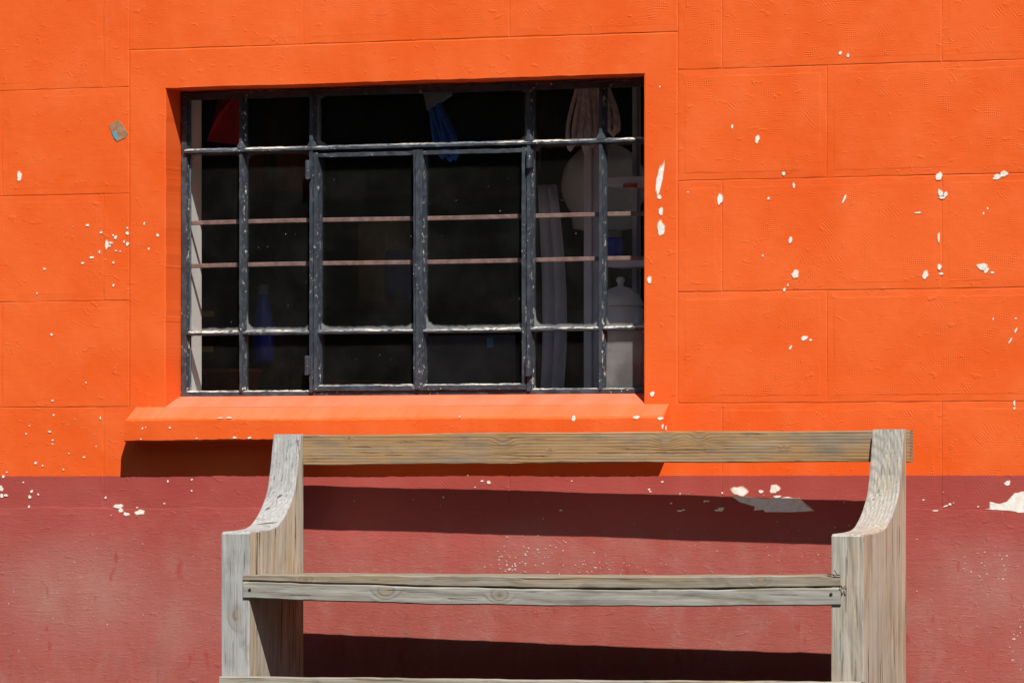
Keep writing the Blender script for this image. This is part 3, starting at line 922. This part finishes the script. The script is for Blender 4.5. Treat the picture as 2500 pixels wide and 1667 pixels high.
# local axes: x along the bench, -y towards the viewer
GREY = (0.40, 0.385, 0.36)
TAN = (0.46, 0.335, 0.205)
m_rail = wood_material('rail_wood', 'X', (0.250, 0.200, 0.148), (0.355, 0.212, 0.094), 0.82, 0.0080, (0.02, -0.40), 0.002,
                       [(0.568, 0.768, .008), (1.020, 0.775, .009), (1.110, 0.779, .007), (1.34, 0.752, .004), (0.13, 0.781, .003), (0.70, 0.748, .003)], 3.1, 'Z', 0.75, 0.35, 1.0, wave=0.004)
m_seat = wood_material('seat_edge_wood', 'X', (0.255, 0.228, 0.185), (0.28, 0.21, 0.13), 0.5, 0.006, (0.02, -0.37), 0.012, [(0.16, 0.417, .006), (1.40, 0.425, .007)], 8.3, 'Z', 0.9, 0.6)
m_apron = wood_material('apron_wood', 'X', (0.300, 0.292, 0.262), (0.30, 0.25, 0.17), 0.26, 0.0062, (0.02, -0.31), 0.010, [(0.385, 0.388, .009), (0.70, 0.380, .008), (1.12, 0.396, .003)], 5.7, 'Z', 0.7, 0.35)
m_str = wood_material('stretcher_wood', 'X', (0.31, 0.285, 0.24), (0.33, 0.255, 0.165), 0.4, 0.006, (0.02, -0.1), 0.012, [], 2.2)
m_front = wood_material('panel_front_wood', 'Z', (0.350, 0.332, 0.300), (0.38, 0.310, 0.215), 0.40, 0.0085, (-1.56, 0.05), 0.035, [], 1.4, 'X', 0.5, 0.45, 0.5, arcs=(1.588, 0.575, 0.36, 0.0095))
m_frontl = wood_material('left_panel_front_wood', 'Z', (0.330, 0.333, 0.330), (0.36, 0.285, 0.18), 0.24, 0.0095, (0.10, 0.03), 0.06, [(0.325, -0.042, .010)], 6.4, 'X', 0.65, 0.5, 0.4,
                         (0.625, -0.052), [(0.632, -0.040, .010, .003, .5), (0.600, -0.060, .008, .0028, .5), (0.562, -0.035, .03, .0022, .1)])
m_side = wood_material('panel_side_wood', 'Z', (0.410, 0.362, 0.295), (0.45, 0.335, 0.205), 0.50, 0.013, (0.25, 0.10), 0.03, [], 4.9, 'Y', 0.45, 1.0, 0.55)

PROF = [(0.018, 0.795), (0.026, 0.755), (0.035, 0.715), (0.047, 0.672), (0.060, 0.640), (0.082, 0.612), (0.112, 0.584), (0.146, 0.5625),
        (0.165, 0.5545), (0.190, 0.5490), (0.225, 0.5455), (0.270, 0.5430), (0.322, 0.5415), (0.330, 0.535)]



def catmull(pts, n_=3):
    out = []
    for i in range(len(pts) - 1):
        p0, p1, p2, p3 = pts[max(i - 1, 0)], pts[i], pts[i + 1], pts[min(i + 2, len(pts) - 1)]
        for k in range(n_):
            t = k / n_
            out.append(tuple(0.5 * (2 * b + (c - a) * t + (2 * a - 5 * b + 4 * c - d) * t * t + (3 * b - a - 3 * c + d) * t ** 3) for a, b, c, d in zip(p0, p1, p2, p3)))
    return out + [pts[-1]]


PROF = catmull(PROF[:-1]) + [PROF[-1]]


def panel(x0, x1, front_mat, dz=0.0):
    bm = bmesh.new()
    pr = [(0.0, 0.0), (0.0, 0.795 + dz)] + [(a, b + (dz if b > .7 else 0)) for a, b in PROF]
    z = 0.535
    while z > 0.04:
        z -= 0.04
        pr.append((0.330 + rnd.uniform(-.0006, .0006), max(z, 0.0)))
    pr[-1] = (0.330, 0.0)
    A = [bm.verts.new((x0, -v, z_)) for v, z_ in pr]
    B = [bm.verts.new((x1, -v, z_)) for v, z_ in pr]
    k = len(pr)
    fa = bm.faces.new(A); fb = bm.faces.new(B[::-1])
    fa.material_index = fb.material_index = 1
    for i in range(k):
        f = bm.faces.new((A[i], B[i], B[(i + 1) % k], A[(i + 1) % k]))
        f.material_index = 0 if 1 <= i else 1
    bmesh.ops.recalc_face_normals(bm, faces=bm.faces[:])
    es = [e for e in bm.edges if any(len(f.verts) > 10 for f in e.link_faces)]
    bmesh.ops.bevel(bm, geom=es, offset=0.0035, segments=2, affect='EDGES', profile=0.6)
    for f in bm.faces:
        if len(f.verts) > 10:
            f.material_index = 1
    bmesh.ops.triangulate(bm, faces=[f for f in bm.faces if len(f.verts) > 4])
    ob = from_bm('end_panel', bm, [front_mat, m_side], bench)
    return ob


pl = panel(-0.0808, -0.0005, m_frontl)
pl['label'] = 'left end panel with scooped arm and yellow knot'
pr_ = panel(1.5835, 1.6670, m_front, 0.006)
pr_['label'] = 'right end panel with curved growth rings on its arm'


def rail_wob(x, y, z):
    t = x / 1.577
    return (0.0, 0.0055 * t + 0.0020 * math.sin(t * 3.1) + 0.0008 * math.sin(x * 11 + z * 50))


loft_x('top_rail', -0.082, 1.6750, round_rect(0.0008, 0.029, 0.7135, 0.7925, 0.003), m_rail, bench, 60, rail_wob, 0.0004)


def lerp(tab, x):
    for (a, b), (c, d) in zip(tab, tab[1:]):
        if x <= c:
            return b + (d - b) * max(0, (x - a)) / (c - a)
    return tab[-1][1]


def smooth_lerp(tab, x, w=0.12):
    return sum(lerp(tab, x + w * k / 4) for k in range(-4, 5)) / 9


T_TOP = [(-0.02, 0.4313), (0.45, 0.4325), (0.955, 0.4324), (1.35, 0.436), (1.62, 0.4398)]
T_DIV = [(-0.02, 0.4144), (0.45, 0.4050), (0.955, 0.4007), (1.30, 0.404), (1.62, 0.4126)]
T_BOT = [(-0.02, 0.3701), (0.45, 0.3600), (0.955, 0.3576), (1.35, 0.3615), (1.62, 0.3674)]


def board_between(name, x0, x1, top, bot, y0, y1, mat, segs=50):
    sec_ = round_rect(y0, y1, 0.0, 1.0, 0.0)
    vsx, fs = [], []
    r = 0.003
    k = 8
    for i in range(segs + 1):
        x = x0 + (x1 - x0) * i / segs
        zt, zb_ = smooth_lerp(top, x), smooth_lerp(bot, x)
        zt += 0.0007 * math.sin(x * 23) + rnd.uniform(-.0007, .0007)
        zb_ += 0.0007 * math.sin(x * 19 + 1) + rnd.uniform(-.0007, .0007)
        for (y, z) in ((y0 + r, zb_), (y1 - r, zb_), (y1, zb_ + r), (y1, zt - r), (y1 - r, zt), (y0 + r, zt), (y0, zt - r), (y0, zb_ + r)):
            vsx.append((x, y + rnd.uniform(-.0003, .0003), z))
    for i in range(segs):
        for j in range(k):
            a, b = i * k + j, i * k + (j + 1) % k
            fs.append((a, b, b + k, a + k))
    fs.append(tuple(range(k - 1, -1, -1)))
    fs.append(tuple(range(segs * k, segs * k + k)))
    ob = link(name, vsx, fs, mat, bench)
    b_ = bmesh.new(); b_.from_mesh(ob.data)
    bmesh.ops.recalc_face_normals(b_, faces=b_.faces[:])
    b_.to_mesh(ob.data); b_.free()
    return ob


up = lambda tab, d: [(a, b + d) for a, b in tab]
fs_ = board_between('seat_board', -0.0164, 1.608, T_TOP, up(T_DIV, .0012), -0.3335, -0.236, m_seat)
for (a, b) in ((-0.232, -0.122), (-0.118, 0.008)):
    board_between('seat_board', 0.001, 1.582, up(T_TOP, -.001), up(T_TOP, -.029), a, b, m_seat)
ap = board_between('apron', -0.0158, 1.6095, up(T_DIV, -.0014), T_BOT, -0.3350, -0.300, m_apron)
board_between('gap_backing', 0.002, 1.581, up(T_DIV, .008), up(T_DIV, -.030), -0.2985, -0.250, m_seat)  # strip added behind the gap so that it stays dark
ap['label'] = 'silver-grey front board under the seat'
T_ST = [(-0.1, 0.1700), (1.02, 0.1745), (1.7, 0.1813)]
board_between('foot_rail', -0.0700, 1.672, T_ST, up(T_ST, -.085), -0.3640, -0.3312, m_str)
# nails in the apron
for (x, z) in ((0.003, 0.392), (1.585, 0.393)):
    bm = bmesh.new()
    rings_ = [bm.verts.new((x + .0042 * math.cos(t), -0.3362, z + .0042 * math.sin(t))) for t in [i * math.pi / 5 for i in range(10)]]
    base = [bm.verts.new((x + .0046 * math.cos(t), -0.3345, z + .0046 * math.sin(t))) for t in [i * math.pi / 5 for i in range(10)]]
    bm.faces.new(rings_)
    for k in range(10):
        bm.faces.new((rings_[k], rings_[(k + 1) % 10], base[(k + 1) % 10], base[k]))
    from_bm('nail', bm, M_NAIL, ap)
# scrap of black wire caught at the right end of the seat board
bm = bmesh.new()
tube(bm, [(1.608 + 0.018 * (i / 14) + .003 * math.sin(i * 2.3), -0.3365 - .004 * abs(math.sin(i * 1.7)), 0.4115 + 0.005 * math.sin(i * 2.9) - .006 * (i / 14) ** 3) for i in range(15)], .0010, 6)
from_bm('wire_scrap', bm, M_NAIL, bench)
bm = bmesh.new()
tube(bm, [(1.575, -.334, .4425), (1.592, -.337, .4415), (1.609, -.336, .4400), (1.600, -.338, .4440), (1.594, -.337, .4530)], .0010, 6)
from_bm('wire_scrap', bm, M_NAIL, bench)

# eave above the picture
box('roof', HX0 - .3, HX1 + .3, -0.34, RY1 + .4, HZ1 + .004, HZ1 + .12, M_DKROOF, house, .01)

# ------------------------------------------------------------------ unseen leafy mass added to cut low sky light and darken the panes
def blocker_mesh():
    verts, faces = [], []
    nx, nz = 150, 26
    r2 = random.Random(3)
    top = [7.2 + 0.5 * math.sin(i * .21) + r2.uniform(-.25, .25) for i in range(nx + 1)]
    for side in (0, 1):
        for i in range(nx + 1):
            for k in range(nz + 1):
                t = k / nz
                y = (-17.0 if side == 0 else -19.2) + r2.uniform(-.28, .28) + (-.9 if side == 0 else .9) * t ** 3
                verts.append((-32 + 64 * i / nx + r2.uniform(-.15, .15), y, top[i] * t if k else 0.0))
    o2 = (nx + 1) * (nz + 1)
    ix = lambda s_, i, k: s_ * o2 + i * (nz + 1) + k
    for i in range(nx):
        for k in range(nz):
            faces.append((ix(0, i, k), ix(0, i, k + 1), ix(0, i + 1, k + 1), ix(0, i + 1, k)))
            faces.append((ix(1, i, k), ix(1, i + 1, k), ix(1, i + 1, k + 1), ix(1, i, k + 1)))
        faces.append((ix(0, i, nz), ix(1, i, nz), ix(1, i + 1, nz), ix(0, i + 1, nz)))
    return verts, faces


hv, hf = blocker_mesh()
hg = link('sky_blocker', hv, hf, simple('blocker_leaves', (0.030, 0.045, 0.018), 0.8, 0.2, 0.5, 6))
tag(hg, 'unseen dark green leafy mass added to cut sky light and darken the panes', 'sky_blocker')

# ------------------------------------------------------------------ things inside, behind the glass
M_PINKROPE = simple('pale_pink_rope', (0.88, 0.66, 0.60), 0.9, 0.1, 0.25, 60)
M_BLUEROPE = simple('blue_rope', (0.04, 0.17, 0.66), 0.7, 0.2, 0.3, 90)
M_PAPER = simple('grey_paper_band', (0.24, 0.26, 0.26), 0.8, 0.1, 0.15, 30)
M_REDCARD = simple('red_card', (0.70, 0.035, 0.05), 0.6, 0.3, 0.15, 20)
M_PALE = simple('pale_lilac_paint', (0.80, 0.80, 0.90), 0.5, 0.3, 0.08, 15)
M_CLOTH = simple('pale_grey_cloth', (0.62, 0.62, 0.70), 0.95, 0.05, 0.15, 10)
M_DOME = simple('pale_enamel', (0.86, 0.87, 0.85), 0.08, 0.6, 0.06, 8)
M_BLUEPL = simple('blue_plastic', (0.03, 0.05, 0.55), 0.25, 0.5, 0.2, 20)
M_ORPL = simple('orange_plastic', (0.55, 0.13, 0.02), 0.5, 0.4, 0.2, 20)
M_DKWOOD = simple('dark_shelf_wood', (0.12, 0.065, 0.035), 0.7, 0.2, 0.35, 14)
M_YEL = simple('yellow_plastic', (0.55, 0.36, 0.03), 0.5, 0.3, 0.2, 20)
M_DKGREY = simple('dark_grey_sheet', (0.14, 0.14, 0.15), 0.7, 0.2, 0.2, 12)
M_REDLBL = simple('red_label', (0.7, 0.06, 0.03), 0.6, 0.2, 0.1, 20)


def hank(name, label, Y, mat, loops, rad):
    """loops: (top px, top py, bottom px, bottom py, half width px)"""
    p = at(loops[0][0], loops[0][1], Y)
    root = empty(name, (p.x, p.y, p.z), 0, label, 'rope')
    for q, (tx, ty, bx_, by, hw) in enumerate(loops):
        pts = []
        for i in range(25):
            t = i / 24.0
            s = math.sin(math.pi * t)
            along = (1 - abs(2 * t - 1) ** 1.6)
            px = tx + (bx_ - tx) * along + (-hw if t < .5 else hw) * math.sin(2 * math.pi * min(t, 1 - t)) ** 1.5 * (1 if t != .5 else 0)
            py = ty + (by - ty) * along
            w_ = at(px, py, Y + 0.010 * math.sin(q * 2.1) + 0.006 * math.cos(2 * math.pi * t))
            pts.append(w_ - p)
        bm_ = bmesh.new()
        tube(bm_, pts, rad, 8)
        from_bm('strand', bm_, mat, root, True)
    return root


h1 = hank('rope_hank', 'pale pink looped rope hank hanging behind the top right panes', 0.30, M_PINKROPE,
          [(1418, 176, 1392, 366, 13), (1424, 176, 1414, 338, 9), (1430, 176, 1430, 372, 10), (1438, 176, 1446, 356, 9), (1446, 176, 1462, 345, 9), (1432, 176, 1404, 352, 10),
           (1466, 176, 1498, 330, 13), (1470, 176, 1508, 322, 10), (1462, 176, 1484, 318, 9), (1452, 176, 1470, 360, 10)], .0062)
pp = h1.location
box('hook_bar', -.02, .085, -.084, .012, -.004, .03, M_IRON, h1, .003)
h2 = hank('rope_hank', 'blue rope hank with grey paper band hanging behind the middle top pane', 0.34, M_BLUEROPE,
          [(1052, 250, 1100, 392, 14), (1060, 250, 1096, 380, 22), (1066, 250, 1112, 388, 10), (1056, 250, 1084, 372, 10), (1072, 250, 1118, 378, 8), (1048, 250, 1080, 385, 9)], .0058)
bm = bmesh.new()
a0 = at(1060, 225, .34) - h2.location
sec2 = [(-.036, .052), (.050, .060), (.048, .0), (-.016, -.040)]
fr = [bm.verts.new((x + a0.x, -.014, z + a0.z - .01)) for x, z in sec2]
bk = [bm.verts.new((x + a0.x, .014, z + a0.z - .01)) for x, z in sec2]
bm.faces.new(fr); bm.faces.new(bk[::-1])
for k in range(4):
    bm.faces.new((fr[k], bk[k], bk[(k + 1) % 4], fr[(k + 1) % 4]))
from_bm('paper_band', bm, M_PAPER, h2)
bm = bmesh.new(); tube(bm, [(a0.x, 0, a0.z + .04), (a0.x, 0, RZ1 - h2.location.z)], .002, 6)
from_bm('string', bm, M_PAPER, h2)

# red folded card, left top pane
p = at(543, 290, .42)
bm = bmesh.new()
q = [at(533, 236, .42), at(575, 232, .42), at(575, 352, .42), at(505, 345, .42)]
f4 = [bm.verts.new(v_ - p) for v_ in q]
mid_ = bm.verts.new(Vector(((q[1] + q[3]) / 2 - p).to_tuple()) + Vector((0, -.03, 0)))
b4 = [bm.verts.new(v_ - p + Vector((0, .06, 0))) for v_ in q]
bm.faces.new((f4[0], f4[1], mid_, f4[3]))
bm.faces.new((f4[1], f4[2], f4[3], mid_))
bm.faces.new(b4[::-1])
for k in range(4):
    bm.faces.new((f4[k], b4[k], b4[(k + 1) % 4], f4[(k + 1) % 4]))
ob = empty('folded_card', p)
from_bm('card', bm, M_REDCARD, ob)
bm = bmesh.new(); tube(bm, [(.01, .03, .05), (.01, .03, RZ1 - p.z)], .0015, 6)
from_bm('string', bm, M_PAPER, ob)
tag(ob, 'red folded card hanging behind the top left pane', 'card')

# pale upright post
a, b = at(1425, 500, .57), at(1459, 500, .57)
post = empty('post', (a.x, .57, 0.02), 0, 'pale lilac upright post behind the right panes', 'post')
bm = box_bm(0, (b.x - a.x) * .55, 0, .05, 0, 2.4, .002)
from_bm('shaft', bm, M_PALE, post)
box('side_strip', (b.x - a.x) * .56, b.x - a.x, .012, .06, 0, 2.4, M_PALE, post, .002)

# draped cloth beside the post
a, b = at(1312, 700, .62), at(1372, 700, .62)
zt = at(1340, 452, .62).z
bm = bmesh.new()
rows_ = []
for i in range(25):
    t = i / 24
    z = zt + (0.03 - zt) * t
    row = []
    for j in range(25):
        s = j / 24
        wdt = (b.x - a.x) * (0.75 + 0.25 * math.sin(t * 5.5))
        x = a.x + 0.012 * math.sin(t * 7) + wdt * s
        y = .62 + 0.02 * math.sin(s * 14 + t * 3) * (0.3 + t)
        row.append(bm.verts.new((x, y, z)))
    rows_.append(row)
for r0, r1 in zip(rows_, rows_[1:]):
    for j in range(24):
        bm.faces.new((r0[j], r0[j + 1], r1[j + 1], r1[j]))
ob = from_bm('hanging_cloth', bm, M_CLOTH, None, True)
md = ob.modifiers.new('thick', 'SOLIDIFY'); md.thickness = 0.006
tag(ob, 'pale grey cloth hanging left of the lilac post behind the glass', 'cloth')

# big pale dome
c_ = at(1474, 452, .78)
R_ = 0.118
bm = bmesh.new()
prof = [(0.03, -0.13), (0.085, -0.12)] + [(R_ * math.cos(math.radians(k)), R_ * math.sin(math.radians(k))) for k in range(-40, 90, 8)] + [(0.004, R_)]
lathe(bm, 0, 0, prof, 40)
ob = empty('dome', c_)
from_bm('shell', bm, M_DOME, ob, True)
bm = bmesh.new(); lathe(bm, 0, 0, [(.06, -c_.z + .021), (.06, -c_.z + .04), (.018, -c_.z + .06), (.018, -.131)], 20)
from_bm('stand', bm, M_DKGREY, ob, True)
tag(ob, 'large pale glossy dome standing high behind the right panes', 'dome')

# shelf unit at the right
a = at(1478, 640, .50)
SHX = a.x
shelf = empty('shelf_unit', (SHX, .50, 0.02), 0, 'pale grey shelf unit behind the rightmost panes', 'shelf')
for zz in (at(1520, 441, .50).z, at(1520, 638, .50).z, at(1520, 800, .50).z):
    sh_ = box('shelf_board', 0, .30, 0, .12, zz - .035, zz - .009, M_PALE, shelf, .002)
for x in (0.045, .085, .24):
    box('upright', x, x + .014, .085, .115, 0, 1.75, M_CLOTH, shelf, .002)
zl = at(1538, 448, .50).z - .02
lx0, lx1 = at(1522, 448, .50).x - SHX, at(1556, 448, .50).x - SHX
box('price_label', lx0, lx1, -.004, -.001, zl - .012, zl - .001, M_REDLBL, shelf)
# jar on the shelf
c_ = at(1496, 633, .56)
jar = empty('jar', c_, 0, 'small blue jar with pale lid standing on the shelf', 'jar')
bm = bmesh.new(); lathe(bm, 0, 0, [(.024, 0), (.028, .004), (.028, .05), (.022, .058)], 24)
from_bm('body', bm, M_BLUEPL, jar, True)
bm = bmesh.new(); lathe(bm, 0, 0, [(.024, .0585), (.025, .06), (.025, .075), (.02, .078)], 24)
from_bm('lid', bm, M_PAPER, jar, True)
# glass-like round pot below
c_ = at(1515, 800, .50)
pot = empty('pot', c_, 0, 'round pale pot with glossy lid low behind the right pane', 'pot')
bm = bmesh.new(); lathe(bm, 0, 0, [(.05, -.10), (.062, -.09), (.062, .05), (.058, .056)], 36)
from_bm('body', bm, M_DOME, pot, True)
bm = bmesh.new(); lathe(bm, 0, 0, [(.0615, .057), (.062, .062), (.052, .088), (.03, .105), (.008, .112), (.008, .12), (.012, .126), (.010, .134), (.003, .137)], 36)
from_bm('lid', bm, M_DOME, pot, True)
box('stand', -.043, .043, -.04, .04, -(c_.z - .021), -.101, M_DKGREY, pot)

# blue spray bottle
c_ = at(643, 850, .78)
bot = empty('bottle', c_, 0, 'translucent blue tapered bottle behind the second left pane', 'bottle')
bm = bmesh.new(); lathe(bm, 0, 0, [(.028, -.04), (.031, -.03), (.030, .05), (.024, .10), (.014, .14), (.012, .15)], 24)
from_bm('body', bm, M_BLUEPL, bot, True)
bm = bmesh.new(); lathe(bm, 0, 0, [(.014, .151), (.015, .153), (.015, .175), (.010, .18)], 20)
from_bm('cap', bm, M_PAPER, bot, True)

# orange bucket low on the left
c_ = at(590, 1000, .85)
bk_ = empty('bucket', c_, 0, 'dull orange bucket low behind the left panes', 'bucket')
bm = bmesh.new(); lathe(bm, 0, 0, [(.085, -.14), (.105, .10), (.112, .102), (.112, .115), (.100, .115), (.095, .0)], 36)
from_bm('body', bm, M_ORPL, bk_, True)
# counter that the bottle and bucket stand on
zc_ = c_.z - .141
counter = empty('counter', (-1.2, .7, 0.02), 0, 'dark wooden counter along the inside of the window', 'counter')
box('top', 0, 1.35, 0, .5, zc_ - .05, zc_ - .021, M_DKWOOD, counter, .003)
for x in (0.01, 1.29):
    for y in (0.02, .43):
        box('leg', x, x + .05, y, y + .05, 0, zc_ - .051, M_DKWOOD, counter)
zb_ = at(643, 850, .85).z - .041
box('stand_block', at(643, 850, .85).x + 1.2 - .05, at(643, 850, .85).x + 1.2 + .05, .09, .21, zc_ - .0205, zb_ - .021, M_DKWOOD, counter)

# back shelves with dim goods
bs = empty('wall_shelving', (-1.9, 2.6, 0.02), 0, 'dark wooden shelving with goods far back in the room', 'shelving')
for zz in (0.5, 0.85, 1.2, 1.55, 1.9):
    box('shelf_board', 0, 3.6, 0, .4, zz, zz + .025, M_DKWOOD, bs)
for x in (0, .9, 1.8, 2.7, 3.56):
    box('upright', x, x + .04, .01, .41, 0, 2.2, M_DKWOOD, bs)
for (px, py, w, hh, mt, what) in ((905, 640, .10, .26, M_YEL, 'tall yellow carton on the dim back shelving'), (965, 700, .09, .16, M_BLUEPL, 'blue carton on the dim back shelving beside the yellow one'),
                                  (850, 800, .20, .10, M_REDCARD, 'low dark red carton on the dim back shelving'), (660, 760, .16, .12, M_DKWOOD, 'brown carton on the dim back shelving left of the casements'),
                                  (650, 380, .16, .14, M_ORPL, 'orange carton high on the dim back shelving'), (1110, 620, .18, .14, M_DKGREY, 'dark grey carton on the dim back shelving behind the right casement')):
    q = at(px, py, 2.62)
    lv = max([z_ for z_ in (0.5, 0.85, 1.2, 1.55) if z_ + .0455 <= q.z] or [0.5])
    ob = box('carton', -w / 2, w / 2, 0, .25, 0, hh, mt, None, .004)
    ob.location = (q.x, 2.63, lv + .0455)
    tag(ob, what, 'carton', 'cartons on the dim shelving')

# yellow rulers at the left, sheet with a blue sticker at the centre
p = at(492, 800, .62)
rk = empty('ruler_rack', (p.x, .62, .02), 0, 'dark upright rack with two dull yellow rulers behind the leftmost pane', 'rack')
box('upright', -.034, -.026, .006, .03, 0, 1.25, M_DKWOOD, rk)
for py in (766, 852):
    q = at(500, py, .62)
    box('ruler', -.03, .034, 0, .005, q.z - .028, q.z - .012, M_YEL, rk)
p = at(1150, 900, .9)
sheet = empty('metal_sheet', (p.x, .9, 0.02), 0, 'dark grey sheet with blue sticker leaning behind the casement', 'sheet')
box('panel', -.13, .13, 0, .012, 0, at(1150, 818, .9).z - .02, M_DKGREY, sheet, .002)
s0 = at(1196, 838, .9)
box('sticker', s0.x - p.x - .008, s0.x - p.x + .012, -.003, -.0005, s0.z - .032, s0.z - .004, simple('light_blue_sticker', (.22, .48, .75), .5), sheet)
